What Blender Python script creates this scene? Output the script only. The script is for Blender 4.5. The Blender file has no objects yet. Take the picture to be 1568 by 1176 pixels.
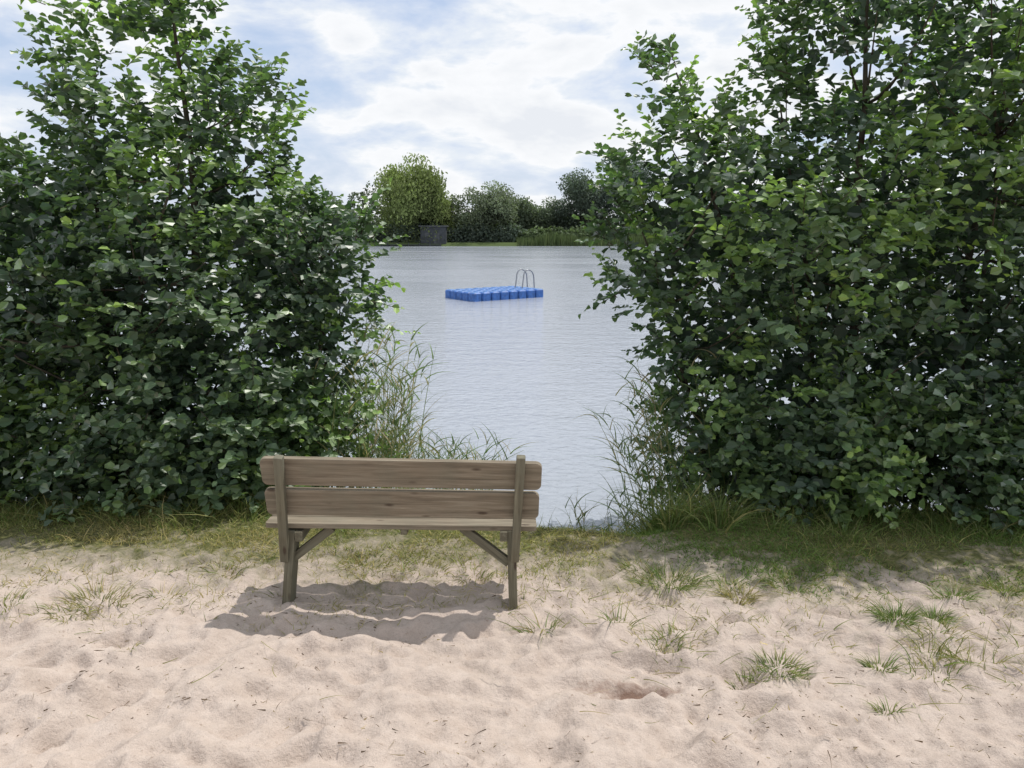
import bpy, math, numpy as np
from mathutils import Vector, Matrix
rng = np.random.default_rng(7)
scene = bpy.context.scene
scene.view_settings.view_transform = 'Standard'
scene.view_settings.look = 'None'
scene.view_settings.exposure = 0
COL = scene.collection

# ------------------------------------------------------------------ helpers
def nrm(a):
    return a / np.maximum(np.linalg.norm(a, axis=-1, keepdims=True), 1e-9)

_T = np.random.default_rng(3).random((256, 256))
def vnoise(x, y):
    xi = np.floor(x).astype(int); yi = np.floor(y).astype(int)
    fx = x - xi; fy = y - yi
    fx = fx*fx*fx*(fx*(fx*6-15)+10); fy = fy*fy*fy*(fy*(fy*6-15)+10)
    a = _T[xi & 255, yi & 255]; b = _T[(xi+1) & 255, yi & 255]
    c = _T[xi & 255, (yi+1) & 255]; d = _T[(xi+1) & 255, (yi+1) & 255]
    return (a*(1-fx)+b*fx)*(1-fy) + (c*(1-fx)+d*fx)*fy - 0.5
def smooth(a, b, x):
    t = np.clip((x-a)/(b-a), 0, 1); return t*t*(3-2*t)

def base_height(x, y):
    x = np.asarray(x, float); y = np.asarray(y, float)
    gap = smooth(-0.3, 0.1, x)*(1-smooth(.9, 1.5, x))
    b = 5.35 + 0.2*vnoise(x*0.8+11, y*0+3) + 0.35*smooth(-0.2, -1.0, x) - .27*gap
    sl = 0.44 + 0.42*gap
    d = np.maximum(y-b, 0)
    z = -np.maximum(d - 0.12*(1-np.exp(-d/0.12)), 0)*sl
    z = np.maximum(z, -2.4)
    z = z + 2.1*smooth(131, 137, y+3*vnoise(x*0.05, x*0+5))
    z = z + 0.55*smooth(2.6, 0.3, y)
    z = z + 0.10*vnoise(x*0.45+2, y*0.45+9)*smooth(5.3, 4.0, y)
    return z

def new_mesh(name, V, F, mats, colors=None, smoothf=False, parent=None, midx=None):
    me = bpy.data.meshes.new(name)
    V = np.asarray(V, np.float32); F = np.asarray(F, np.int32)
    n = F.shape[1]
    me.vertices.add(len(V)); me.vertices.foreach_set('co', V.ravel())
    me.loops.add(F.size); me.loops.foreach_set('vertex_index', F.ravel())
    me.polygons.add(len(F))
    me.polygons.foreach_set('loop_start', np.arange(0, F.size, n, dtype=np.int32))
    me.polygons.foreach_set('loop_total', np.full(len(F), n, np.int32))
    if midx is not None: me.polygons.foreach_set('material_index', np.asarray(midx, np.int32))
    me.polygons.foreach_set('use_smooth', np.full(len(F), smoothf))
    me.update(calc_edges=True)
    if colors is not None:
        ca = me.color_attributes.new('tint', 'FLOAT_COLOR', 'POINT')
        c = np.ones((len(V), 4), np.float32); c[:, :3] = colors
        ca.data.foreach_set('color', c.ravel())
    for m in (mats if isinstance(mats, list) else [mats]): me.materials.append(m)
    ob = bpy.data.objects.new(name, me); COL.objects.link(ob)
    if parent: ob.parent = parent
    return ob
def empty(name, loc=(0,0,0)):
    e = bpy.data.objects.new(name, None); COL.objects.link(e); e.location = loc; e.empty_display_size = .3
    return e

# ------------------------------------------------------------------ materials
def mat(name):
    m = bpy.data.materials.new(name); m.use_nodes = True
    nt = m.node_tree
    for n in list(nt.nodes): nt.nodes.remove(n)
    out = nt.nodes.new('ShaderNodeOutputMaterial')
    return m, nt, out
def N(nt, t, **kw):
    n = nt.nodes.new(t)
    for k, v in kw.items():
        if k.startswith('i_'):
            n.inputs[k[2:].replace('_', ' ')].default_value = v
        else: setattr(n, k, v)
    return n
def L(nt, a, b): nt.links.new(a, b)
def mixc(nt, fac, a, b, mode='MIX'):
    m = nt.nodes.new('ShaderNodeMix'); m.data_type = 'RGBA'; m.blend_type = mode
    for inp, v in ((m.inputs[0], fac), (m.inputs[6], a), (m.inputs[7], b)):
        if isinstance(v, bpy.types.NodeSocket): nt.links.new(v, inp)
        elif isinstance(v, (int, float)): inp.default_value = v
        else: inp.default_value = (*v, 1)
    return m.outputs[2]
def ramp(nt, fac, stops):
    r = nt.nodes.new('ShaderNodeValToRGB'); nt.links.new(fac, r.inputs[0])
    e = r.color_ramp.elements
    while len(e) < len(stops): e.new(0.5)
    for el, (p, c) in zip(e, stops):
        el.position = p; el.color = (*c, 1) if not isinstance(c, (int, float)) else (c, c, c, 1)
    return r.outputs[0]

def leaf_material(name, rough=0.5, trans=0.36, gloss=0.06, fres=.13, tcol=(1.5, 1.75, 0.75)):
    m, nt, out = mat(name)
    at = N(nt, 'ShaderNodeAttribute', attribute_name='tint')
    d = N(nt, 'ShaderNodeBsdfDiffuse'); L(nt, at.outputs['Color'], d.inputs['Color'])
    tc = mixc(nt, 1.0, at.outputs['Color'], tcol, 'MULTIPLY')
    t = N(nt, 'ShaderNodeBsdfTranslucent'); L(nt, tc, t.inputs['Color'])
    ms = N(nt, 'ShaderNodeMixShader'); ms.inputs[0].default_value = trans
    L(nt, d.outputs[0], ms.inputs[1]); L(nt, t.outputs[0], ms.inputs[2])
    g = N(nt, 'ShaderNodeBsdfGlossy'); g.inputs['Roughness'].default_value = rough; g.inputs['Color'].default_value = (1, 1, 1, 1)
    fr = N(nt, 'ShaderNodeLayerWeight'); fr.inputs['Blend'].default_value = .25
    fm = N(nt, 'ShaderNodeMath', operation='MULTIPLY_ADD'); L(nt, fr.outputs['Fresnel'], fm.inputs[0]); fm.inputs[1].default_value = fres; fm.inputs[2].default_value = gloss*.4
    m2 = N(nt, 'ShaderNodeMixShader'); L(nt, fm.outputs[0], m2.inputs[0]); L(nt, ms.outputs[0], m2.inputs[1]); L(nt, g.outputs[0], m2.inputs[2])
    L(nt, m2.outputs[0], out.inputs[0])
    return m
M_leaf = leaf_material('alder_leaf')
M_far = leaf_material('distant_leaf', rough=0.7, trans=0.3, gloss=0.01, fres=.02, tcol=(1.3, 1.5, .8))
M_grass = leaf_material('grass_blade', rough=0.55, trans=0.35, gloss=.02, fres=.08, tcol=(1.3, 1.5, .8))

def bark_material():
    m, nt, out = mat('bark')
    tc = N(nt, 'ShaderNodeTexCoord'); mp = N(nt, 'ShaderNodeMapping'); mp.inputs['Scale'].default_value = (25, 25, 6)
    L(nt, tc.outputs['Object'], mp.inputs[0])
    n = N(nt, 'ShaderNodeTexNoise'); n.inputs['Detail'].default_value = 4; n.inputs['Scale'].default_value = 1; L(nt, mp.outputs[0], n.inputs['Vector'])
    c = ramp(nt, n.outputs[0], [(.3, (.045, .038, .03)), (.7, (.13, .115, .09))])
    p = N(nt, 'ShaderNodeBsdfDiffuse')
    L(nt, c, p.inputs['Color'])
    b = N(nt, 'ShaderNodeBump'); b.inputs['Strength'].default_value = .6; b.inputs['Distance'].default_value = .01
    L(nt, n.outputs[0], b.inputs['Height']); L(nt, b.outputs[0], p.inputs['Normal'])
    L(nt, p.outputs[0], out.inputs[0]); return m
M_bark = bark_material()

def wood_material(name, scale, tone=(1, 1, 1), green=0.2):
    m, nt, out = mat(name)
    tc = N(nt, 'ShaderNodeTexCoord'); oi = N(nt, 'ShaderNodeObjectInfo')
    add = N(nt, 'ShaderNodeVectorMath', operation='ADD'); L(nt, tc.outputs['Object'], add.inputs[0])
    sc = N(nt, 'ShaderNodeVectorMath', operation='SCALE'); sc.inputs[3].default_value = 7
    cx = N(nt, 'ShaderNodeCombineXYZ'); 
    for i in range(3): L(nt, oi.outputs['Random'], cx.inputs[i])
    L(nt, cx.outputs[0], sc.inputs[0]); L(nt, sc.outputs[0], add.inputs[1])
    mp = N(nt, 'ShaderNodeMapping'); mp.inputs['Scale'].default_value = scale
    L(nt, add.outputs[0], mp.inputs[0])
    n = N(nt, 'ShaderNodeTexNoise'); n.inputs['Scale'].default_value = 1; n.inputs['Detail'].default_value = 8
    n.inputs['Distortion'].default_value = .6; n.inputs['Roughness'].default_value = .62
    L(nt, mp.outputs[0], n.inputs['Vector'])
    c = ramp(nt, n.outputs[0], [(.28, tuple(a*b for a, b in zip((.095, .074, .052), tone))),
                                (.5, tuple(a*b for a, b in zip((.20, .163, .115), tone))),
                                (.72, tuple(a*b for a, b in zip((.31, .265, .20), tone)))])
    n2 = N(nt, 'ShaderNodeTexNoise'); n2.inputs['Scale'].default_value = 6; n2.inputs['Detail'].default_value = 5
    L(nt, add.outputs[0], n2.inputs['Vector'])
    f = ramp(nt, n2.outputs[0], [(.42, 0.0), (.7, green*2.2)])
    c = mixc(nt, f, c, (.15, .145, .105))
    mp3 = N(nt, 'ShaderNodeMapping'); s = max(scale)
    mp3.inputs['Scale'].default_value = tuple(4.0 if v < s*.5 else 11.0 for v in scale)
    L(nt, add.outputs[0], mp3.inputs[0])
    v = N(nt, 'ShaderNodeTexVoronoi'); v.inputs['Scale'].default_value = 1; L(nt, mp3.outputs[0], v.inputs['Vector'])
    kf = ramp(nt, v.outputs['Distance'], [(.07, .85), (.16, 0.0)])
    c = mixc(nt, kf, c, (.05, .03, .018))
    p = N(nt, 'ShaderNodeBsdfPrincipled'); p.inputs['Roughness'].default_value = .8
    L(nt, c, p.inputs['Base Color'])
    b = N(nt, 'ShaderNodeBump'); b.inputs['Strength'].default_value = .5; b.inputs['Distance'].default_value = .004
    L(nt, n.outputs[0], b.inputs['Height']); L(nt, b.outputs[0], p.inputs['Normal'])
    L(nt, p.outputs[0], out.inputs[0]); return m
M_woodx = wood_material('weathered_wood_plank', (2.2, 45, 38))
M_woodz = wood_material('weathered_wood_post', (45, 45, 2.5), tone=(.72, .79, .74), green=.35)

def simple(name, col, rough=.5, metal=0., noise=0.15, scale=8):
    m, nt, out = mat(name)
    tc = N(nt, 'ShaderNodeTexCoord')
    n = N(nt, 'ShaderNodeTexNoise'); n.inputs['Scale'].default_value = scale; n.inputs['Detail'].default_value = 5
    L(nt, tc.outputs['Object'], n.inputs['Vector'])
    c = ramp(nt, n.outputs[0], [(.3, tuple(v*(1-noise) for v in col)), (.7, tuple(min(1, v*(1+noise)) for v in col))])
    p = N(nt, 'ShaderNodeBsdfPrincipled'); p.inputs['Roughness'].default_value = rough; p.inputs['Metallic'].default_value = metal
    L(nt, c, p.inputs['Base Color']); L(nt, p.outputs[0], out.inputs[0]); return m
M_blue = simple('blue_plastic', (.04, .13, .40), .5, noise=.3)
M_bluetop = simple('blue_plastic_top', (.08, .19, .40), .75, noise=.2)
M_metal = simple('steel_tube', (.30, .31, .33), .35, 0.6)
M_dark = simple('dark_boards', (.05, .056, .062), .8, noise=.3, scale=2)
M_roof = simple('felt_roof', (.085, .09, .095), .9, noise=.3, scale=2)

def ground_material():
    m, nt, out = mat('sand_and_soil')
    g = N(nt, 'ShaderNodeNewGeometry'); sep = N(nt, 'ShaderNodeSeparateXYZ'); L(nt, g.outputs['Position'], sep.inputs[0])
    def noise(s, d=4, r=.6, dist=0):
        n = N(nt, 'ShaderNodeTexNoise'); n.inputs['Scale'].default_value = s; n.inputs['Detail'].default_value = d
        n.inputs['Roughness'].default_value = r; n.inputs['Distortion'].default_value = dist
        L(nt, g.outputs['Position'], n.inputs['Vector']); return n.outputs[0]
    n1 = noise(1.3); n2 = noise(9, 5, .7); n3 = noise(190, 2, .6); n4 = noise(38, 5, .65)
    sand = ramp(nt, n2, [(.3, (.47, .39, .335)), (.7, (.57, .485, .425))])
    sp = ramp(nt, n3, [(.3, .84), (.5, 1.0), (.75, 1.06)])
    sand = mixc(nt, 1.0, sand, sp, 'MULTIPLY')
    fsp = ramp(nt, n4, [(.62, 0.0), (.70, .5)])
    sand = mixc(nt, fsp, sand, (.2, .14, .10))
    a = N(nt, 'ShaderNodeMath', operation='MULTIPLY_ADD'); L(nt, n1, a.inputs[0]); a.inputs[1].default_value = 1.6; L(nt, sep.outputs['Y'], a.inputs[2])
    a2 = N(nt, 'ShaderNodeMath', operation='MULTIPLY_ADD'); L(nt, n2, a2.inputs[0]); a2.inputs[1].default_value = 1.8; L(nt, a.outputs[0], a2.inputs[2])
    rs = N(nt, 'ShaderNodeMapRange'); rs.inputs['From Min'].default_value = .6; rs.inputs['From Max'].default_value = 2.2
    rs.inputs['To Min'].default_value = 0; rs.inputs['To Max'].default_value = .32
    L(nt, sep.outputs['X'], rs.inputs[0])
    a3 = N(nt, 'ShaderNodeMath', operation='ADD'); L(nt, a2.outputs[0], a3.inputs[0]); L(nt, rs.outputs[0], a3.inputs[1])
    mr = N(nt, 'ShaderNodeMapRange'); mr.inputs['From Min'].default_value = 5.95; mr.inputs['From Max'].default_value = 6.8
    L(nt, a3.outputs[0], mr.inputs[0])
    soil = ramp(nt, n4, [(.3, (.07, .08, .035)), (.55, (.14, .14, .06)), (.75, (.26, .22, .12))])
    col = mixc(nt, mr.outputs[0], sand, soil)
    mr2 = N(nt, 'ShaderNodeMapRange'); mr2.inputs['From Min'].default_value = 100; mr2.inputs['From Max'].default_value = 120
    L(nt, sep.outputs['Y'], mr2.inputs[0])
    col = mixc(nt, mr2.outputs[0], col, (.09, .12, .05))
    d = N(nt, 'ShaderNodeVectorMath', operation='SUBTRACT'); L(nt, g.outputs['Position'], d.inputs[0]); d.inputs[1].default_value = (.60, 3.28, 0)
    ms = N(nt, 'ShaderNodeVectorMath', operation='MULTIPLY'); L(nt, d.outputs[0], ms.inputs[0]); ms.inputs[1].default_value = (3.0, 10, 0)
    ln = N(nt, 'ShaderNodeVectorMath', operation='LENGTH'); L(nt, ms.outputs[0], ln.inputs[0])
    ad = N(nt, 'ShaderNodeMath', operation='MULTIPLY_ADD'); L(nt, n2, ad.inputs[0]); ad.inputs[1].default_value = 1.6; L(nt, ln.outputs[1], ad.inputs[2])
    fr2 = N(nt, 'ShaderNodeMapRange'); fr2.inputs['From Min'].default_value = 1.05; fr2.inputs['From Max'].default_value = 1.7
    fr2.inputs['To Min'].default_value = .85; fr2.inputs['To Max'].default_value = 0
    L(nt, ad.outputs[0], fr2.inputs[0])
    col = mixc(nt, fr2.outputs[0], col, (.18, .105, .075))
    p = N(nt, 'ShaderNodeBsdfDiffuse'); p.inputs['Roughness'].default_value = .3
    L(nt, col, p.inputs['Color'])
    hs = N(nt, 'ShaderNodeMath', operation='MULTIPLY_ADD'); L(nt, n4, hs.inputs[0]); hs.inputs[1].default_value = 1.0
    h3 = N(nt, 'ShaderNodeMath', operation='MULTIPLY'); L(nt, n3, h3.inputs[0]); h3.inputs[1].default_value = .15; L(nt, h3.outputs[0], hs.inputs[2])
    b = N(nt, 'ShaderNodeBump'); b.inputs['Strength'].default_value = .8; b.inputs['Distance'].default_value = .018
    L(nt, hs.outputs[0], b.inputs['Height']); L(nt, b.outputs[0], p.inputs['Normal'])
    L(nt, p.outputs[0], out.inputs[0]); return m
M_ground = ground_material()

def water_material():
    m, nt, out = mat('lake_water')
    g = N(nt, 'ShaderNodeNewGeometry')
    def noise(sc, d=3):
        mp = N(nt, 'ShaderNodeMapping'); mp.inputs['Scale'].default_value = sc; mp.inputs['Rotation'].default_value = (0, 0, .35)
        L(nt, g.outputs['Position'], mp.inputs[0])
        n = N(nt, 'ShaderNodeTexNoise'); n.inputs['Scale'].default_value = 1; n.inputs['Detail'].default_value = d
        n.inputs['Distortion'].default_value = .4
        L(nt, mp.outputs[0], n.inputs['Vector']); return n.outputs[0]
    a = noise((5.5, 10, 1), 4); b2 = noise((.9, 2.2, 1), 3); pch = noise((.05, .16, 1), 4)
    s = N(nt, 'ShaderNodeMath', operation='MULTIPLY_ADD'); L(nt, b2, s.inputs[0]); s.inputs[1].default_value = 1.0; L(nt, a, s.inputs[2])
    bp = N(nt, 'ShaderNodeBump'); bp.inputs['Distance'].default_value = .05
    L(nt, s.outputs[0], bp.inputs['Height'])
    st = ramp(nt, pch, [(.35, .4), (.65, 1.0)]); L(nt, st, bp.inputs['Strength'])
    c = ramp(nt, pch, [(.3, (.30, .33, .38)), (.7, (.37, .40, .45))])
    p = N(nt, 'ShaderNodeBsdfPrincipled'); p.inputs['Roughness'].default_value = .12; p.inputs['IOR'].default_value = 1.333
    L(nt, c, p.inputs['Base Color']); L(nt, bp.outputs[0], p.inputs['Normal']); L(nt, p.outputs[0], out.inputs[0]); return m
M_water = water_material()

# ------------------------------------------------------------------ ground sheet
def axis(parts):
    return np.unique(np.round(np.concatenate(parts), 5))
xs = axis([-np.geomspace(5, 700, 40), np.arange(-5, -3.2, .06), np.arange(-3.2, 3.2, .016), np.arange(3.2, 5, .06), np.geomspace(5, 700, 40)])
ys = axis([-np.geomspace(1, 300, 16), np.arange(-1, 2.4, .2), np.arange(2.4, 5.6, .014), np.arange(5.6, 9, .06), np.geomspace(9, 128, 24), np.arange(129, 142, 1.), np.geomspace(145, 1500, 20)])
X, Y = np.meshgrid(xs, ys)
Z = base_height(X, Y)
def sand_detail(x, y):
    wx = x + .25*vnoise(x*3, y*3+7); wy = y + .2*vnoise(x*3+5, y*3)
    h = .06*vnoise(wx*2.2, wy*3.2) + .07*vnoise(wx*4.4+3, wy*7.5) + .036*vnoise(wx*11, wy*17) + .008*vnoise(x*34, y*38) + .004*vnoise(x*70, y*75)
    return h
near = smooth(1.0, 2.4, Y)*(1-smooth(5.4, 5.9, Y))*(1-smooth(4, 6, np.abs(X)))
amp = 1 - .68*smooth(3.6, 4.5, Y)
Z = Z + sand_detail(X, Y)*near*amp
for i in range(780):
    cx = rng.uniform(-3.2, 3.2); cy = 2.45 + 2.3*rng.random()**1.3
    foot = rng.random() < .3
    r = rng.uniform(.05, .085) if foot else rng.uniform(.012, .045)
    asp = rng.uniform(1.5, 2.3) if foot else rng.uniform(1, 1.8); ang = rng.uniform(0, 3.14)
    dep = (.036 if foot else r*.5)*rng.uniform(.5, 1.1)
    ix = np.where(np.abs(xs-cx) < 4*r)[0]; iy = np.where(np.abs(ys-cy) < 4*r)[0]
    if len(ix) == 0 or len(iy) == 0: continue
    sl = np.ix_(iy, ix); dx = X[sl]-cx; dy = Y[sl]-cy
    u = (dx*math.cos(ang)+dy*math.sin(ang))/asp; v = -dx*math.sin(ang)+dy*math.cos(ang)
    q = (u*u+v*v)/(r*r)
    Z[sl] += -dep*np.exp(-q*1.2) + .45*dep*np.exp(-(np.sqrt(q)-1.5)**2*3)
q = ((X-.62)/.24)**2 + ((Y-3.28)/.09)**2
Z += -.06*np.exp(-q) + .02*np.exp(-(np.sqrt(q)-1.6)**2*3)
nx, ny = len(xs), len(ys)
V = np.stack([X.ravel(), Y.ravel(), Z.ravel()], 1)
i = np.arange(ny-1)[:, None]*nx + np.arange(nx-1)[None]
F = np.stack([i, i+1, i+nx+1, i+nx], -1).reshape(-1, 4)
new_mesh('ground', V, F, M_ground, smoothf=True)
WZ = -0.9
new_mesh('lake_water', [(-700, 5.6, WZ), (700, 5.6, WZ), (700, 137.5, WZ), (-700, 137.5, WZ)], [(0, 1, 2, 3)], M_water)

def gz(x, y):
    ix = np.clip(np.searchsorted(xs, x), 0, nx-1); iy = np.clip(np.searchsorted(ys, y), 0, ny-1)
    return Z[iy, ix]

# ------------------------------------------------------------------ leaves
def leaves(P, A, Nn, S, C, wid=.82, fold=.16):
    A = nrm(A); B = nrm(np.cross(Nn, A)); Nn = nrm(np.cross(A, B))
    tpl = np.array([(0, 0, 0), (-.36, .32, fold), (-.46, .72, fold*.9), (0, 1, -.06), (.46, .72, fold*.9), (.36, .32, fold)])
    s = S[:, None, None]
    V = P[:, None] + s*(B[:, None]*(tpl[None, :, 0:1]*wid) + A[:, None]*tpl[None, :, 1:2] + Nn[:, None]*tpl[None, :, 2:3])
    n = len(P); o = np.arange(n)[:, None, None]*6
    F = (np.array([[0, 3, 2, 1], [0, 5, 4, 3]])[None] + o).reshape(-1, 4)
    return V.reshape(-1, 3), F, np.repeat(C, 6, 0)

def in_poly(px, pz, poly):
    c = np.zeros(px.shape, bool); n = len(poly)
    for k in range(n):
        x1, z1 = poly[k]; x2, z2 = poly[(k+1) % n]
        t = ((z1 > pz) != (z2 > pz)) & (px < (x2-x1)*(pz-z1)/(z2-z1+1e-12)+x1)
        c ^= t
    return c
def d_poly(px, pz, poly):
    d = np.full(px.shape, 1e9); n = len(poly)
    for k in range(n):
        a = np.array(poly[k]); b = np.array(poly[(k+1) % n]); ab = b-a
        t = np.clip(((px-a[0])*ab[0]+(pz-a[1])*ab[1])/(ab@ab), 0, 1)
        d = np.minimum(d, np.hypot(px-a[0]-t*ab[0], pz-a[1]-t*ab[1]))
    return d

def tube(pts, radii, sides=7):
    pts = np.asarray(pts, float); n = len(pts); V = []; 
    tan = nrm(np.gradient(pts, axis=0))
    ref = np.array([0.31, .95, 0.05]); 
    for p, t, r in zip(pts, tan, radii):
        u = nrm(np.cross(t, ref)); v = np.cross(t, u)
        a = np.linspace(0, 2*np.pi, sides, endpoint=False)
        V.append(p + r*(np.cos(a)[:, None]*u + np.sin(a)[:, None]*v))
    V = np.concatenate(V); F = []
    for k in range(n-1):
        for s in range(sides):
            s2 = (s+1) % sides
            F.append((k*sides+s, k*sides+s2, (k+1)*sides+s2, (k+1)*sides+s))
    return V, np.array(F)
class Acc:
    def __init__(s): s.V = []; s.F = []; s.C = []; s.n = 0
    def add(s, V, F, C=None):
        s.V.append(V); s.F.append(np.asarray(F)+s.n); s.n += len(V)
        if C is not None: s.C.append(C)
    def make(s, name, mats, parent=None, smoothf=False):
        return new_mesh(name, np.concatenate(s.V), np.concatenate(s.F), mats, np.concatenate(s.C) if s.C else None, smoothf, parent)

def alder(name, poly, yc, roots, nclump, seed, front, xin, hull=1.3):
    r = np.random.default_rng(seed)
    par = empty(name, (float(np.mean([q[0] for q in roots])), yc, float(base_height(roots[0][0], yc))))
    poly = [tuple(p) for p in poly]
    xs_ = [p[0] for p in poly]; zs_ = [p[1] for p in poly]
    zmin = min(zs_)
    cen = []
    while len(cen) < nclump:
        best = None; bd = -1
        for _ in range(6):
            while True:
                x = r.uniform(min(xs_), max(xs_)); z = r.uniform(zmin, max(zs_))
                if in_poly(np.array([x]), np.array([z]), poly)[0]: break
            d = d_poly(np.array([x]), np.array([z]), poly)[0]
            if d < .13: continue
            if z < .4: d = max(d, min(.9, abs(x-1.2)*.8 if x > 0 else abs(x+1.2)*.8))
            T = min(hull, .1+1.2*d)
            u = r.uniform(-1, 1); u = np.sign(u)*abs(u)**.5
            if r.random() < .2: u = -abs(u)
            p = np.array([x, yc+T*u, z])
            m = min([np.linalg.norm(p-c[:3]) for c in cen], default=9)
            if m > bd: bd = m; best = np.array([*p, d])
        if best is not None: cen.append(best)
    x0, x1 = (xin, max(xs_)) if xin > 0 else (min(xs_), xin)
    for k in range(60):
        x = r.uniform(x0, x1); e = min(1, abs(x-xin)/.7)
        cen.append(np.array([x, front+.25+(1-e)*.7+r.uniform(0, .35), r.uniform(.12, .75), .35]))
    ed = []
    n = len(poly)
    for k in range(n):
        a = np.array(poly[k]); b = np.array(poly[(k+1) % n])
        if (a[1] < .6 and b[1] < .6): continue
        m_ = max(1, int(np.linalg.norm(b-a)/.17))
        for j in range(m_):
            q = a+(b-a)*(j+r.random())/m_
            ed.append((q, a, b))
    cen = np.array(cen)
    P = []; A = []; NN = []; S = []; C = []
    core = np.array([np.mean(xs_), yc, 1.4])
    twA = Acc()
    def shoot(st, dr, ln, base, sz=1., dense=.031):
        nl = max(2, int(ln/dense))
        t = (np.arange(nl)+r.random())/nl
        bend = np.array([r.normal()*.15, r.normal()*.15, -.10])
        pts = st + dr*(t[:, None]*ln) + bend*(t[:, None]**2)*ln
        side = np.cross(dr, [0, 0, 1.]); side /= np.linalg.norm(side)+1e-6
        sg = np.where(np.arange(nl) % 2 == 0, 1, -1)[:, None]
        ax = side*sg*.9 + dr*.55 + r.normal(size=(nl, 3))*.35 + np.array([0, 0, -.15])
        P.append(pts); A.append(ax)
        NN.append(np.array([0, 0, .85]) + r.normal(size=(nl, 3))*.5 + outv*.45)
        S.append(r.uniform(.064, .115, nl)*(1-.4*t**3)*sz)
        cc = base*np.exp(r.normal(size=(nl, 1))*.2)
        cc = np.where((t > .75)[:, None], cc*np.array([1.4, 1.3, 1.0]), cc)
        C.append(cc)
        return bend
    def tint():
        hue = r.uniform(0, 1)
        b = np.array([.056, .098, .062])*(1-hue) + np.array([.105, .170, .074])*hue  # leaf base lifted greyer and bluer, milky haze painted into the colour
        if r.random() < .2: b = np.array([.17, .265, .09])
        return b
    for c in cen:
        c3 = c[:3]; d = c[3]
        rad = min(.40, .14+.5*d)*r.uniform(.8, 1.15)
        base = tint()
        for k in range(int(r.uniform(14, 22))):
            off = r.normal(size=3); off = off/np.linalg.norm(off)*rad*r.random()**.33
            outv = c3+off-core; outv[2] *= .5; outv /= np.linalg.norm(outv)+1e-6
            dr = .9*off/rad + .45*outv + np.array([0, 0, .4]) + .35*r.normal(size=3)
            dr /= np.linalg.norm(dr)
            ln = r.uniform(.14, .32)
            st = c3+off*.8
            bend = shoot(st, dr, ln, base)
            if k % 5 == 0 and st[1] > front+.1: twA.add(*tube(np.array([st, st+dr*ln+bend*ln]), [.004, .0015], 3))
    for q, a, b in ed:
        t_ = (b-a)/np.linalg.norm(b-a); nv = np.array([t_[1], -t_[0]])
        test = q+nv*.05
        if in_poly(np.array([test[0]]), np.array([test[1]]), poly)[0]: nv = -nv
        if r.random() < .45: continue
        base = tint()*1.1; base0 = np.array([q[0]-nv[0]*.22, yc+r.normal()*.2, q[1]-nv[1]*.22])
        ln0 = r.uniform(.18, .55)
        for k in range(r.integers(2, 5)):
            dr = np.array([nv[0], r.normal()*.4, nv[1]]) + np.array([r.normal()*.3, 0, .55+r.normal()*.25]); dr /= np.linalg.norm(dr)
            outv = dr
            st = base0 + r.normal(size=3)*.05
            bend = shoot(st, dr, ln0*r.uniform(.6, 1), base, sz=.92, dense=.034)
            twA.add(*tube(np.array([st, st+dr*ln0*.6+bend*ln0*.36]), [.005, .0025], 3))
    m_ = 24000
    x = r.uniform(min(xs_), max(xs_), m_); z = r.uniform(zmin, max(zs_), m_)
    k = in_poly(x, z, poly); x, z = x[k], z[k]
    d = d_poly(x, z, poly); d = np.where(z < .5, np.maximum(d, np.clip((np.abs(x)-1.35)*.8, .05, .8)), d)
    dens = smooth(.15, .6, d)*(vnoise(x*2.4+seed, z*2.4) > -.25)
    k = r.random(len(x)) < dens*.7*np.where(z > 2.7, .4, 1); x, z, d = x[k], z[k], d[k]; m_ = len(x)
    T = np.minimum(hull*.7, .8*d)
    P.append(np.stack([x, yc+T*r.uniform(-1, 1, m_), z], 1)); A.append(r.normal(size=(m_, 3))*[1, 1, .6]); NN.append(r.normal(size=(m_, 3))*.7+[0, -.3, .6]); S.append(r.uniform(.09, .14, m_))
    C.append(np.array([.046, .078, .054])*np.exp(r.normal(size=(m_, 1))*.2))  # added inner leaves block light; their dark colour paints the crown's inner shade
    P = np.concatenate(P); A = np.concatenate(A); NN = np.concatenate(NN); S = np.concatenate(S); C = np.concatenate(C)
    keep = P[:, 2] > np.maximum(gz(P[:, 0], P[:, 1]), WZ)+.04
    keep &= ~((P[:, 1] < front-.1))
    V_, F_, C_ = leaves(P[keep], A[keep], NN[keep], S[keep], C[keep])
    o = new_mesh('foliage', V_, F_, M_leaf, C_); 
    o.parent = par; o.matrix_parent_inverse = Matrix.Translation(-Vector(par.location))
    ac = Acc()
    stems = []
    for (rx, ry, tx, ty, tz, r0) in roots:
        b = np.array([rx, ry, float(base_height(rx, ry))-.1]); tp = np.array([tx, ty, tz])
        t = np.linspace(0, 1, 9)[:, None]
        q = b+(tp-b)*t + np.array([r.normal()*.12, r.normal()*.1, 0])*np.sin(t*np.pi)
        q[1:-1] += r.normal(size=(7, 3))*.02
        ac.add(*tube(q, r0*(1-.85*t[:, 0]**1.1), 8)); stems.append(q)
    for c in cen[::2]:
        c3 = c[:3]
        bestd = 1e9
        for q in stems:
            for k in range(1, 8):
                if q[k][2] > c3[2]-.1 : continue
                dd = np.linalg.norm(q[k]-c3)
                if dd < bestd: bestd = dd; s = q[k]
        if bestd > 2.2: continue
        t = np.linspace(0, 1, 5)[:, None]
        q = s+(c3-s)*t + np.array([0, 0, -.12])*np.sin(t*np.pi)*bestd
        ac.add(*tube(q, .014*(1-.75*t[:, 0])*min(1.3, .5+bestd*.5), 5))
    ac.add(np.concatenate(twA.V), np.concatenate(twA.F))
    o = ac.make('trunk_and_limbs', M_bark, smoothf=True)
    o.parent = par; o.matrix_parent_inverse = Matrix.Translation(-Vector(par.location))
    return par

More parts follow.
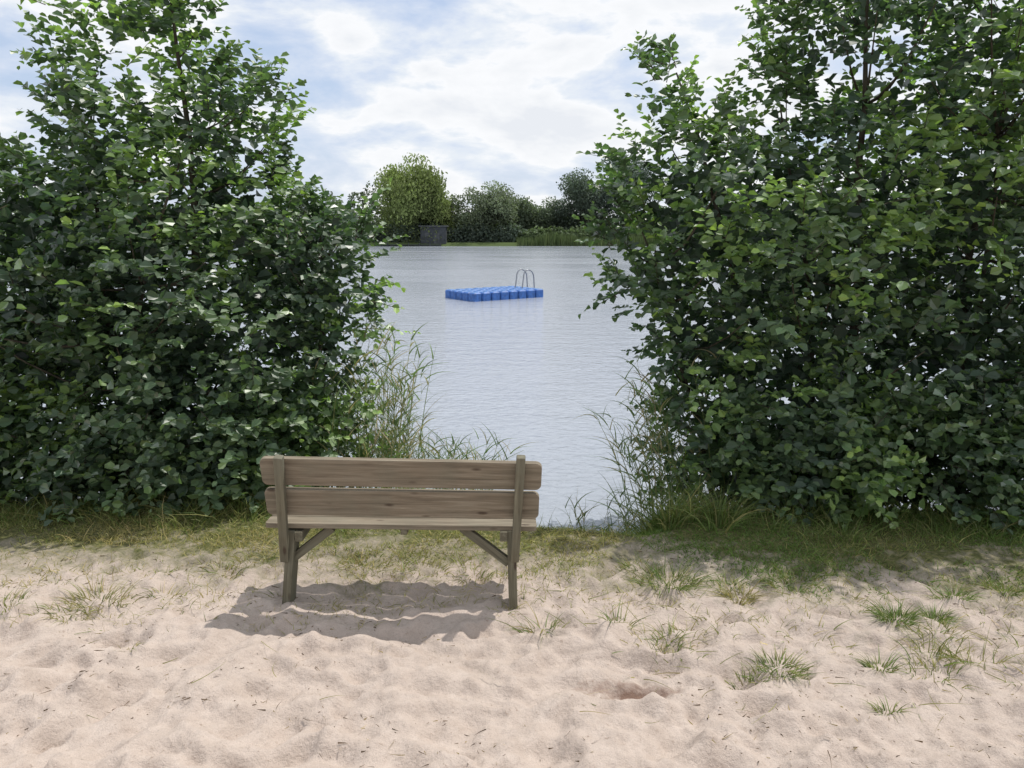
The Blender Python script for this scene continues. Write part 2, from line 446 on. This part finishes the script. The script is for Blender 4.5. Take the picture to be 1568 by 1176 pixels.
polyL = [(-2.5, 3.75), (-2.45, 4.15), (-2.9, 4.5), (-3.4, 4.35), (-3.6, 4.0), (-4.0, 3.6), (-3.8, 3.3), (-4.3, 2.93), (-4.9, 2.7), (-5.7, 2.3), (-6.2, 1.), (-6.2, -.45),
         (-1.55, -.45), (-1.4, .15), (-1.28, .7), (-1.34, 1.05), (-1.22, 1.4), (-1.06, 1.6), (-1.2, 1.85), (-1.04, 2.15), (-1.45, 2.42), (-1.75, 2.42), (-2.05, 2.75), (-1.85, 3.1), (-1.95, 3.5), (-2.3, 3.6)]
polyR = [(2.05, 3.75), (2.1, 4.2), (2.6, 4.7), (3.5, 4.9), (5, 4.8), (6.1, 4), (6.3, -.45), (1.5, -.45), (1.42, .45), (1.25, 1.0), (1.08, 1.25), (.74, 1.72), (.92, 1.95), (.66, 2.15),
         (.88, 2.47), (.66, 2.85), (.9, 3.05), (1.1, 3.25), (1.0, 3.5), (1.2, 3.7), (1.55, 3.7), (1.75, 3.4), (1.98, 3.3)]
alder('alder_tree', polyL, 6.75,
      [(-2.9, 6.7, -2.9, 6.8, 4.2, .06), (-2.4, 6.6, -1.7, 6.6, 2.3, .04), (-3.6, 6.8, -3.7, 6.9, 3.4, .045), (-4.6, 6.7, -4.8, 6.8, 2.4, .04), (-3.2, 6.5, -2.6, 6.3, 3.0, .035), (-2.0, 6.9, -1.5, 7.0, 1.6, .03), (-5.4, 6.8, -5.6, 6.9, 2.0, .04)],
      262, 11, 5.32, -1.5)
alder('alder_tree', polyR, 6.6,
      [(3.2, 6.7, 3.0, 6.8, 4.5, .06), (2.3, 6.7, 1.4, 6.7, 3.5, .045), (2.8, 6.6, 2.2, 6.4, 3.2, .04), (4.3, 6.7, 4.5, 6.9, 4.4, .055), (5.3, 6.8, 5.5, 6.9, 3.8, .05), (2.0, 6.8, 1.1, 6.7, 2.3, .035), (3.7, 6.5, 3.9, 6.2, 3.4, .035)],
      290, 23, 5.08, 1.65)

# ------------------------------------------------------------------ blades
def blades(root, dirn, length, width, bend, col, seg=5, tipcol=None):
    n = len(root); t = np.linspace(0, 1, seg+1)
    dirn = nrm(dirn)
    c = root[:, None] + dirn[:, None]*length[:, None, None]*t[None, :, None] + bend[:, None]*length[:, None, None]*(t**2)[None, :, None]
    side = np.cross(dirn, rng.normal(size=(n, 3))*[1, 1, .2]); side = nrm(side)
    w = width[:, None]*np.clip(1.05-t, 0.04, 1)[None]**.7*.5
    a = c - side[:, None]*w[..., None]; b = c + side[:, None]*w[..., None]
    V = np.stack([a, b], 2).reshape(n, -1, 3)
    m = (seg+1)*2
    k = np.arange(seg)[:, None]*2 + np.array([0, 1, 3, 2])[None]
    F = (np.arange(n)[:, None, None]*m + k[None]).reshape(-1, 4)
    C = np.repeat(col, m, 0)
    return V.reshape(-1, 3), F, C

def grass_cols(n, dry):
    g = np.array([.12, .18, .05]); d = np.array([.36, .29, .14])
    f = np.clip(rng.normal(dry, .28, (n, 1)), 0, 1)
    return (g*(1-f)+d*f)*np.exp(rng.normal(size=(n, 1))*.2)

G = Acc()
def scatter(n, x0, x1, y0, y1, lmin, lmax, dry, dens=None, wid=.004, flat=.6):
    x = rng.uniform(x0, x1, n); y = rng.uniform(y0, y1, n)
    if dens is not None:
        k = rng.random(n) < dens(x, y); x = x[k]; y = y[k]
    n = len(x)
    z = gz(x, y)-.004
    k = z > WZ-.05; x, y, z = x[k], y[k], z[k]; n = len(x)
    root = np.stack([x, y, z], 1)
    dr = np.stack([rng.normal(0, flat, n), rng.normal(0, flat, n), np.ones(n)], 1)
    ln = rng.uniform(lmin, lmax, n)
    bd = np.stack([rng.normal(0, .35, n), rng.normal(0, .35, n), -rng.uniform(.1, .5, n)], 1)
    dd = dry(x, y) if callable(dry) else dry
    f = np.clip(np.broadcast_to(dd, (n,))[:, None] + rng.normal(0, .22, (n, 1)), 0, 1)
    col = (np.array([.13, .205, .05])*(1-f)+np.array([.43, .345, .16])*f)*np.exp(rng.normal(size=(n, 1))*.2)
    G.add(*blades(root, dr, ln, np.full(n, wid)*rng.uniform(.6, 1.3, n), bd, col, 3))
def edge(x, y):
    patch = .7*vnoise(x*2.2, y*3.4)+.45*vnoise(x*7, y*9)
    start = 4.62 - .27*smooth(0.8, 2.3, x)
    return np.clip((y-start)/.5 + patch*2.2, 0, 1)
dryf = lambda x, y: .66 - .6*smooth(.4, 1.4, x) - .3*smooth(4.95, 5.35, y) + .6*vnoise(x*1.7+4, y*2)
scatter(70000, -4.6, 4.8, 4.1, 6.0, .025, .08, dryf, edge, wid=.0062)
scatter(6000, -4.6, 4.8, 4.0, 5.9, .08, .2, dryf, lambda x, y: edge(x, y)*.7*(vnoise(x*3, y*3+5) > 0), wid=.005)
scatter(7000, -4, 4, 3.8, 4.9, .03, .1, .65, lambda x, y: (vnoise(x*2.2+8, y*3.1) > .03)*.8, wid=.0038)
scatter(8000, -4.5, 4.5, 5.3, 7.4, .1, .3, .25, lambda x, y: np.where((x > -.1) & (x < .9) & (y < 6.2), .3, 1), wid=.007, flat=.4)
def tuft(x, y, n, rad, lmin, lmax, dry, spread=.7, wid=.0055, up=1.):
    a = rng.uniform(0, 2*np.pi, n); q = rad*np.sqrt(rng.random(n))
    px = x+q*np.cos(a); py = y+q*np.sin(a)*.7
    root = np.stack([px, py, gz(px, py)-.005], 1)
    dr = np.stack([np.cos(a)*spread*rng.uniform(.1, 1, n)+rng.normal(0, .2, n), np.sin(a)*spread*rng.uniform(.1, 1, n)+rng.normal(0, .2, n), np.full(n, up)], 1)
    ln = rng.uniform(lmin, lmax, n)
    bd = np.stack([np.cos(a)*.4, np.sin(a)*.4, -rng.uniform(.2, .6, n)], 1)
    G.add(*blades(root, dr, ln, np.full(n, wid)*rng.uniform(.6, 1.3, n), bd, grass_cols(n, dry), 4))
T = [(-2.5, 4.12, 150, .2, .06, .19, .65), (-2.62, 3.98, 60, .12, .05, .15, .5), (-3.0, 4.0, 70, .12, .05, .14, .3), (-3.25, 4.1, 60, .12, .05, .14, .5), (-2.15, 4.2, 30, .1, .04, .12, .7),
     (-1.9, 4.5, 70, .1, .05, .14, .6), (-1.75, 4.65, 60, .15, .05, .15, .5), (-.25, 4.42, 70, .12, .05, .13, .5), (-.6, 4.5, 80, .18, .05, .12, .7), (-1.0, 4.6, 80, .18, .05, .12, .6),
     (1.0, 4.34, 240, .18, .07, .22, .12), (.85, 4.5, 90, .14, .05, .14, .3), (1.4, 4.17, 120, .09, .06, .17, .75), (1.36, 4.3, 60, .1, .05, .13, .3), (1.8, 4.33, 130, .16, .06, .15, .1), (1.95, 4.45, 60, .12, .05, .13, .2),
     (2.2, 3.87, 230, .1, .06, .16, .02), (2.45, 3.92, 140, .08, .06, .14, .05), (2.7, 4.16, 140, .12, .05, .13, .1), (3.05, 4.2, 130, .12, .05, .13, .2), (2.35, 3.7, 60, .14, .05, .14, .5),
     (.17, 3.8, 48, .12, .08, .22, .35), (.58, 3.8, 40, .1, .06, .17, .3), (.86, 3.68, 60, .08, .06, .16, .3), (.98, 3.75, 20, .1, .06, .16, .8),
     (1.37, 3.42, 230, .15, .04, .12, .2), (1.2, 3.36, 70, .12, .04, .12, .3), (1.9, 3.42, 80, .07, .05, .13, .2), (2.2, 3.5, 50, .12, .1, .26, .45), (2.4, 3.45, 40, .14, .1, .24, .6), (2.15, 3.36, 50, .16, .05, .15, .3),
     (1.76, 3.06, 45, .05, .04, .12, .25), (-1.75, 3.85, 14, .05, .04, .1, .5), (-1.2, 3.95, 14, .08, .04, .1, .8), (-.05, 4.0, 18, .1, .04, .1, .6), (1.15, 3.9, 30, .1, .04, .11, .6), (2.0, 4.1, 60, .2, .04, .11, .4),
     (-2.0, 3.5, 12, .06, .03, .08, .8), (-1.42, 4.15, 14, .06, .04, .09, .5), (1.6, 3.75, 40, .25, .04, .12, .6), (2.75, 3.6, 50, .2, .04, .14, .5), (2.6, 3.3, 40, .15, .04, .12, .5)]
for t_ in T: tuft(*t_, spread=.9)
for k in range(34): tuft(rng.uniform(.4, 3.2), rng.uniform(3.5, 4.4), rng.integers(8, 26), .1, .03, .11, rng.uniform(.2, .8), spread=.9, wid=.0045)
for k in range(20): tuft(rng.uniform(-3.2, .3), rng.uniform(3.9, 4.6), rng.integers(8, 22), .1, .03, .10, rng.uniform(.4, .9), spread=.9, wid=.0045)
for k in range(110):
    x = rng.uniform(.1, 2.9) if k < 90 else rng.uniform(-3, 0); y = rng.uniform(3.0, 4.2); a = rng.uniform(0, 6.28)
    ln = rng.uniform(.08, .26)
    root = np.array([[x, y, gz(x, y)+.008]])
    G.add(*blades(root, np.array([[math.cos(a), math.sin(a)*.7, .14]]), np.array([ln]), np.array([.005]), np.array([[rng.normal()*.3, rng.normal()*.3, -.12]]), grass_cols(1, .5), 5))
G.make('grass', M_grass)

# ------------------------------------------------------------------ debris on sand
D = Acc(); n = 3000
x = rng.uniform(-3.3, 3.3, n); y = 2.5+2.3*rng.random(n)
k = (vnoise(x*1.8+3, y*2.5) + .25*vnoise(x*9, y*9)) > -.10; x, y = x[k], y[k]; n = len(x)
a = rng.uniform(0, 6.28, n)
root = np.stack([x, y, gz(x, y)+.004], 1)
col = np.where(rng.random((n, 1)) < .7, np.array([[.10, .065, .04]]), np.array([[.30, .23, .13]]))*np.exp(rng.normal(size=(n, 1))*.25)
D.add(*blades(root, np.stack([np.cos(a), np.sin(a), rng.normal(0, .12, n)], 1), rng.uniform(.008, .04, n)*np.exp(rng.normal(size=n)*.35), rng.uniform(.003, .0075, n), np.stack([rng.normal(0, .2, n), rng.normal(0, .2, n), rng.normal(.02, .08, n)], 1), col, 3))
D.make('plant_litter', M_grass)

# ------------------------------------------------------------------ reeds
def reeds(name, spec):
    R = Acc()
    for (x, y, h, lx, ly, dens) in spec:
        z0 = float(max(gz(x, y), WZ-.3))-.03
        g = rng.random()
        stemc = np.array([[.30, .27, .16]])*(1-g) + np.array([[.14, .19, .08]])*g
        dirn = np.array([[lx, ly, 1.]]); bend = np.array([[lx*.7, ly*.7, -.08-abs(lx)*.3]])
        R.add(*blades(np.array([[x, y, z0]]), dirn, np.array([h]), np.array([.012]), bend, stemc, 8))
        dn = nrm(dirn)
        nl = int(h*dens)
        t = rng.uniform(.15, .98, nl)
        p = np.array([[x, y, z0]]) + dn*h*t[:, None] + bend*h*(t**2)[:, None]
        a = rng.uniform(0, 6.28, nl)
        hd = np.stack([np.cos(a)+lx*1.2, np.sin(a), rng.uniform(1.0, 2.5, nl)], 1)
        ln = rng.uniform(.16, .36, nl)
        col = np.where(rng.random((nl, 1)) < .35, np.array([[.33, .28, .17]]), np.array([[.14, .20, .085]]))*np.exp(rng.normal(size=(nl, 1))*.2)
        R.add(*blades(p, hd, ln, rng.uniform(.009, .016, nl), np.stack([np.cos(a)*.3+lx*.5, np.sin(a)*.3, -rng.uniform(.1, .6, nl)], 1), col, 5))
    R.make(name, M_grass)
sp = []
for k in range(64):
    x = rng.uniform(-1.75, -1.0); y = rng.uniform(6.1, 7.6)
    h = rng.uniform(1.3, 2.05) if x < -1.12 else rng.uniform(.9, 2.1)
    sp.append((x, y, h, rng.uniform(-.04, .13), rng.uniform(-.1, .1), 8))
for k in range(95):
    x = rng.uniform(-1.5, -.3); y = rng.uniform(6.9, 8.0)
    sp.append((x, y, rng.uniform(.72, 1.15)*(1-.2*max(0, x+1.0)), rng.uniform(-.2, .25), rng.uniform(-.1, .1), 11))
reeds('reeds', sp)
sp = []
for k in range(66):
    x = rng.uniform(1.25, 2.0); y = rng.uniform(5.9, 7.4)
    sp.append((x, y, rng.uniform(.9, 1.9), rng.uniform(-.22, -.02), rng.uniform(-.1, .1), 8))
for k in range(22):
    x = rng.uniform(.6, 1.25); y = rng.uniform(6.2, 7.0)
    sp.append((x, y, rng.uniform(.45, 1.05), rng.uniform(-.2, .05), 0, 8))
reeds('reeds', sp)
G = Acc()
for k in range(50):
    x = rng.uniform(.3, 1.9); y = rng.uniform(5.5, 6.4) if x < 1.1 else rng.uniform(5.1, 5.9)
    tuft(x, y, 40, .12, .2, .52*(.7 if x < .65 else 1), .2, spread=.5, wid=.010, up=1.3)
for k in range(18):
    tuft(rng.uniform(-1.4, -.2), rng.uniform(5.7, 6.5), 40, .14, .12, .32, .3, spread=.5, wid=.008)
for k in range(34):
    tuft(rng.uniform(1.8, 4.6), rng.uniform(4.95, 5.5), 30, .15, .10, .30, .15, spread=.5, wid=.007)
for k in range(34):
    tuft(rng.uniform(-4.6, -1.5), rng.uniform(5.2, 5.7), 26, .15, .10, .30, .25, spread=.5, wid=.007)
G.make('sedge_grass', M_grass)

# ------------------------------------------------------------------ bench
def box_beam(name, p1, p2, w, d, m, parent, up=(0, 1, 0), bev=.004):
    p1 = Vector(p1); p2 = Vector(p2); ax = (p2-p1); ln = ax.length; ax.normalize()
    upv = Vector(up); sx = upv.cross(ax).normalized(); sy = ax.cross(sx).normalized()
    V = [(a*w/2, b*d/2, c*ln/2) for a in (-1, 1) for b in (-1, 1) for c in (-1, 1)]
    F = [(0, 1, 3, 2), (4, 6, 7, 5), (0, 4, 5, 1), (2, 3, 7, 6), (0, 2, 6, 4), (1, 5, 7, 3)]
    ob = new_mesh(name, V, F, m)
    Mx = Matrix((sx, sy, ax)).transposed().to_4x4(); Mx.translation = (p1+p2)/2
    ob.parent = parent; ob.matrix_parent_inverse = Matrix.Translation(-Vector(parent.location))
    ob.matrix_basis = Mx
    b = ob.modifiers.new('bevel', 'BEVEL'); b.width = bev; b.segments = 2
    return ob
def board(name, cen, length, height, thick, tilt, roll, m, parent, rc=.035):
    import bmesh
    bm = bmesh.new(); pts = []
    for sx, sz, a0 in ((1, 1, 0), (-1, 1, 90), (-1, -1, 180), (1, -1, 270)):
        for k in range(5):
            a = math.radians(a0+k*22.5)
            pts.append((sx*(length/2-rc)+rc*math.cos(a), -thick/2, sz*(height/2-rc)+rc*math.sin(a)))
    f = bm.faces.new([bm.verts.new(p) for p in pts])
    r_ = bmesh.ops.extrude_face_region(bm, geom=[f])
    bmesh.ops.translate(bm, vec=(0, thick, 0), verts=[v for v in r_['geom'] if isinstance(v, bmesh.types.BMVert)])
    bmesh.ops.recalc_face_normals(bm, faces=bm.faces)
    me = bpy.data.meshes.new(name); bm.to_mesh(me); bm.free(); me.materials.append(m)
    ob = bpy.data.objects.new(name, me); COL.objects.link(ob)
    ob.parent = parent; ob.matrix_parent_inverse = Matrix.Translation(-Vector(parent.location))
    ob.matrix_basis = Matrix.Translation(cen) @ Matrix.Rotation(math.radians(roll), 4, 'Y') @ Matrix.Rotation(math.radians(tilt), 4, 'X')
    b = ob.modifiers.new('bevel', 'BEVEL'); b.width = .004; b.segments = 2; b.limit_method = 'ANGLE'
    return ob
bench = empty('park_bench', (-.65, 4.15, 0))
T14 = 14
board('backrest_board_upper', (-.625, 3.985, .845), 1.585, .178, .032, T14, 1.2, M_woodx, bench)
board('backrest_board_lower', (-.632, 4.034, .648), 1.575, .178, .032, T14, 1.0, M_woodx, bench)
for nm, xt, xb in (('left', -1.290, -1.372), ('right', .050, .002)):
    xm = xb + (xt-xb)*.5
    box_beam('back_post_'+nm, (xt, 3.905, .968), (xb+(xt-xb)*.3, 4.075, .27), .05, .045, M_woodz, bench, bev=.006)
    box_beam('leg_'+nm, (xm+.028 if nm == 'left' else xm-.03, 4.135, .455), (xb+.008, 4.10, -.12), .052, .125, M_woodz, bench, bev=.006)
    s = 1 if nm == 'left' else -1
    box_beam('seat_bearer_'+nm, (xm+s*.075, 4.06, .425), (xm+s*.075, 4.44, .425), .045, .06, M_woodz, bench, up=(0, 0, 1))
    box_beam('brace_'+nm, (xb+s*.02, 4.12, .235), (xb+s*.30, 4.14, .452), .05, .04, M_woodz, bench)
for k, yy in enumerate((4.135, 4.255, 4.375)):
    board('seat_plank_%d' % (k+1), (-.655, yy, .478), 1.60, .112, .032, 90, .8, M_woodx, bench, rc=.02)
box_beam('seat_cleat', (-.64, 4.09, .442), (-.64, 4.43, .442), .04, .035, M_woodz, bench, up=(0, 0, 1))

# ------------------------------------------------------------------ floating platform
raft = empty('swimming_platform', (-.8, 34, WZ))
ang = math.radians(36); ca, sa = math.cos(ang), math.sin(ang)
RB = Acc(); RT = Acc()
def cube(acc, cx, cy, z0, z1, h, ch):
    prof = [(z0, h-ch*.6), (z0+ch, h), (z1-ch, h), (z1, h-ch)]
    V = []
    for z, r_ in prof:
        c = ch
        for (a, b) in ((-r_, -r_+c), (-r_+c, -r_), (r_-c, -r_), (r_, -r_+c), (r_, r_-c), (r_-c, r_), (-r_+c, r_), (-r_, r_-c)):
            X_ = cx+a; Y_ = cy+b; V.append((X_*ca-Y_*sa, X_*sa+Y_*ca, z))
    F = []
    for l in range(3):
        for k in range(8):
            k2 = (k+1) % 8; F.append((l*8+k, l*8+k2, (l+1)*8+k2, (l+1)*8+k))
    acc.add(np.array(V), F)
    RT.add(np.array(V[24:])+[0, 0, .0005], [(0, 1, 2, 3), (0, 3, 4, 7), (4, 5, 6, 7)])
for ix in range(8):
    for iy in range(5):
        cube(RB, (ix-3.5)*.49, (iy-2)*.49, -.16, .38, .222, .05)
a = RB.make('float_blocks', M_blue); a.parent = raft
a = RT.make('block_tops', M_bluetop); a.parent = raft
LD = Acc()
for off in (-.27, .27):
    pts = [(-.60, .36)]
    for k in range(17):
        a_ = math.pi*k/16
        pts.append((-.22-.30*math.cos(a_)-.06*(1-abs(math.cos(a_))), .86+.36*math.sin(a_)))
    pts = pts + [(.12, .3), (.12, -.8)]
    bx, by = 1.90, -.1
    P3 = []
    for u, z in pts:
        X_ = bx+u; Y_ = by+off
        P3.append((X_*ca-Y_*sa, X_*sa+Y_*ca, z))
    LD.add(*tube(np.array(P3), [.03]*len(P3), 8))
for z in (-.5, -.25, .0, .2):
    P3 = []
    for Y_ in (by-.27, by+.27):
        X_ = bx+.12; P3.append((X_*ca-Y_*sa, X_*sa+Y_*ca, z))
    LD.add(*tube(np.array([P3[0], (np.array(P3[0])+P3[1])/2, P3[1]]), [.022]*3, 6))
a = LD.make('ladder', M_metal, smoothf=True); a.parent = raft

# ------------------------------------------------------------------ far shore
def far_tree(name, x, y, h, w, col, seed, droop=False, n=6000, leaf=.45, dark=.6, base_z=-.4):
    r = np.random.default_rng(seed)
    P = []; A = []; NN = []; C = []; S = []
    nb = 40 if droop else 26
    par = empty(name, (x, y, base_z))
    blobs = []
    for k in range(nb):
        u = r.normal(size=3); u /= np.linalg.norm(u); u *= r.random()**.4
        blobs.append((u[0]*w*.38, u[1]*w*.34, h*.56+u[2]*h*.30, r.uniform(.13, .2)*min(w, h*1.1)*(.85 if droop else 1)))
    ac = Acc()
    ac.add(*tube(np.array([(0, 0, -.3), (.1, 0, h*.25), (0, .1, h*.6)]), [h*.035, h*.026, h*.012], 7))
    for bx_, by_, bz_, br in blobs:
        ac.add(*tube(np.array([(0, 0, h*.22), (bx_*.4, by_*.4, (h*.22+bz_)*.52), (bx_, by_, bz_)]), [h*.014, h*.009, h*.004], 5))
        m_ = n//nb; u = nrm(r.normal(size=(m_, 3)))*(r.random((m_, 1))**.35)
        p = np.array([bx_, by_, bz_]) + u*br*np.array([1.1, 1.1, .95])
        if droop:
            p[:, 2] -= r.random(m_)**1.8*h*.24*(np.hypot(p[:, 0], p[:, 1])/(w*.5))
        P.append(p); tint = np.exp(r.normal()*.22)
        C.append(np.array(col)*tint*np.exp(r.normal(size=(m_, 1))*.18))
        A.append(np.array([0, 0, -1.])*1.0 + r.normal(size=(m_, 3))*.6 if droop else r.normal(size=(m_, 3)))
        NN.append(u + r.normal(size=(m_, 3))*.5 + np.array([0, 0, .3])); S.append(r.uniform(.6, 1.3, m_)*leaf*(1.5 if droop else 1))
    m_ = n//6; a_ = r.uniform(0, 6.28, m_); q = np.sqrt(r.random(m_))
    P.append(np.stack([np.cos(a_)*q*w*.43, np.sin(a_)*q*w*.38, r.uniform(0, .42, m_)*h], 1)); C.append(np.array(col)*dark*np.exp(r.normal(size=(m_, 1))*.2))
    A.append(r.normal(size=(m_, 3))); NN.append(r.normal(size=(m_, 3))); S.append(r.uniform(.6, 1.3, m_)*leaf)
    P = np.concatenate(P); k = P[:, 2] > .1
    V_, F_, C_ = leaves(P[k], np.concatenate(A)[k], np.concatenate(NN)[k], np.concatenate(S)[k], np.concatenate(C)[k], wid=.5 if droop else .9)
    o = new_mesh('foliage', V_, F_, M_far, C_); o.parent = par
    o = ac.make('trunk', M_bark); o.parent = par
    return par
far_tree('willow_tree', -17.8, 141, 16.0, 19.0, (.22, .265, .11), 1, True, 20000, .38)  # far tree colours from here on lifted and blued to paint distance haze
far_tree('shore_tree', -5.2, 143, 11.6, 15, (.16, .19, .13), 2, n=10000, leaf=.34)
far_tree('shore_tree', 13.8, 147, 15.0, 14, (.115, .145, .115), 3, n=11000, leaf=.34)
far_tree('shore_tree', 22.0, 147, 18.5, 15, (.10, .13, .11), 4, n=10000, leaf=.36)
far_tree('shore_tree', 4.5, 150, 10.2, 14, (.14, .175, .12), 5, n=8000, leaf=.34)
DT = Acc(); r = np.random.default_rng(5)
xx = -130.
while xx < 140:
    h = r.uniform(5.5, 9.0) if -28 < xx < 30 else r.uniform(6, 12)
    w = r.uniform(7, 12); m_ = 1900
    if -27 < xx < -8: h = 6
    u = nrm(r.normal(size=(m_, 3)))*(r.random((m_, 1))**.3)
    lump = 1+.25*np.sin(u[:, :1]*7+r.random()*6)*np.cos(u[:, 2:]*6+r.random()*6)
    P = np.array([xx, 152+r.uniform(-3, 5), h*.48-.3]) + u*lump*np.array([w*.62, 3.5, h*.5])
    k = P[:, 2] > -.4
    col = np.array([.115, .145, .10])*np.exp(r.normal()*.22)*np.exp(r.normal(size=(m_, 1))*.2)  # tree line greens also carry the distance haze in their colour
    DT.add(*leaves(P[k], r.normal(size=(k.sum(), 3)), (u+[0, 0, .5])[k], r.uniform(.35, .8, m_)[k], col[k]))
    xx += w*.55
xx = -60.
while xx < 60:
    h = r.uniform(2.5, 4.2); w = r.uniform(4, 7); m_ = 800
    if xx > 1: h *= .8
    u = nrm(r.normal(size=(m_, 3)))*(r.random((m_, 1))**.3)
    P = np.array([xx, 138.8+r.uniform(-.5, .8), h*.4-.6]) + u*np.array([w*.6, 1.5, h*.6])
    k = P[:, 2] > -.8
    base = np.array([.085, .11, .085]) if xx < 0 else np.array([.12, .16, .085])
    col = base*np.exp(r.normal()*.2)*np.exp(r.normal(size=(m_, 1))*.2)
    DT.add(*leaves(P[k], r.normal(size=(k.sum(), 3)), (u+[0, 0, .5])[k], r.uniform(.3, .7, m_)[k], col[k]))
    xx += w*.5
DT.make('distant_trees', M_far)
n = 9000; x = r.uniform(1, 60, n); y = r.uniform(134.6, 137.4, n)
root = np.stack([x, y, np.full(n, WZ)], 1)
col = np.where(r.random((n, 1)) < .4, [[.14, .17, .08]], [[.10, .14, .065]])*np.exp(r.normal(size=(n, 1))*.2)
FR = Acc(); FR.add(*blades(root, np.stack([r.normal(0, .12, n), r.normal(0, .12, n), np.ones(n)], 1), r.uniform(1.2, 2.2, n)*(1+.5*vnoise(x*.3, x*0)), r.uniform(.06, .12, n), np.zeros((n, 3)), col, 2))
FR.make('distant_reeds', M_far)
shed = empty('shed', (-14.2, 137.2, -.7))
def sbox(name, c, s, m):
    V = [(c[0]+a*s[0]/2, c[1]+b*s[1]/2, c[2]+d*s[2]/2) for a in (-1, 1) for b in (-1, 1) for d in (-1, 1)]
    F = [(0, 1, 3, 2), (4, 6, 7, 5), (0, 4, 5, 1), (2, 3, 7, 6), (0, 2, 6, 4), (1, 5, 7, 3)]
    o = new_mesh(name, V, F, m); o.parent = shed; return o
sbox('walls', (0, 0, 1.6), (4.6, 3, 3.2), M_dark)
sbox('roof', (0, 0, 3.32), (5.2, 3.6, .2), M_roof)
sbox('door', (.6, -1.52, 1.1), (1.0, .06, 2.1), M_roof)
sbox('window', (-1.1, -1.52, 1.8), (.9, .06, .7), M_roof)
sbox('jetty', (-4.5, -1.8, .0), (12, 1.6, .14), M_dark)
for k in range(7): sbox('pile_%d' % k, (-10+k*1.9, -2.65, -.2), (.16, .16, 1.2), M_dark)

# ------------------------------------------------------------------ light
sd = Vector((.42, .21, 1.0)).normalized()
elev = math.asin(sd.z); az = math.atan2(sd.x, sd.y)
sun = bpy.data.lights.new('sun', 'SUN'); sun.energy = 3.6; sun.angle = math.radians(.6); sun.color = (1, .955, .89)
so = bpy.data.objects.new('sun', sun); COL.objects.link(so); so.rotation_euler = sd.to_track_quat('Z', 'Y').to_euler(); so.location = (5, 5, 20)
w = bpy.data.worlds.new('World'); scene.world = w; w.use_nodes = True; nt = w.node_tree
for n_ in list(nt.nodes): nt.nodes.remove(n_)
out = nt.nodes.new('ShaderNodeOutputWorld')
sky = N(nt, 'ShaderNodeTexSky', sky_type='NISHITA'); sky.sun_disc = False; sky.sun_elevation = elev; sky.sun_rotation = az
sky.air_density = 1.0; sky.dust_density = 1.5
tc = N(nt, 'ShaderNodeTexCoord')
mp = N(nt, 'ShaderNodeMapping'); mp.inputs['Scale'].default_value = (1.7, 1.7, 4.4); mp.inputs['Location'].default_value = (5.3, 2.4, 1.62)
L(nt, tc.outputs['Generated'], mp.inputs[0])
n2 = N(nt, 'ShaderNodeTexNoise'); n2.inputs['Scale'].default_value = 3.0; n2.inputs['Detail'].default_value = 9; n2.inputs['Roughness'].default_value = .56; n2.inputs['Distortion'].default_value = .15
L(nt, mp.outputs[0], n2.inputs['Vector'])
cov = ramp(nt, n2.outputs[0], [(.34, .6), (.46, .95), (.60, 1.0)])
cc = ramp(nt, n2.outputs[0], [(.35, (.60, .70, .90)), (.44, (.70, .77, .90)), (.49, (.80, .85, .92)), (.535, (.95, .96, .98)), (.60, (.88, .90, .93)), (.66, (.80, .83, .88))])
b1 = N(nt, 'ShaderNodeBackground'); b1.inputs[1].default_value = .14; L(nt, sky.outputs[0], b1.inputs[0])
b2 = N(nt, 'ShaderNodeBackground'); b2.inputs[1].default_value = 1.03; L(nt, cc, b2.inputs[0])
ms = N(nt, 'ShaderNodeMixShader'); L(nt, cov, ms.inputs[0]); L(nt, b1.outputs[0], ms.inputs[1]); L(nt, b2.outputs[0], ms.inputs[2])
L(nt, ms.outputs[0], out.inputs[0])

# ------------------------------------------------------------------ camera
cam = bpy.data.cameras.new('camera'); co = bpy.data.objects.new('camera', cam); COL.objects.link(co)
cam.sensor_width = 36; cam.lens = 36*1130/1568; cam.clip_end = 4000; cam.clip_start = .05
co.location = (0, 0, 2.2); co.rotation_euler = (math.radians(90-11.9), 0, 0)
scene.camera = co
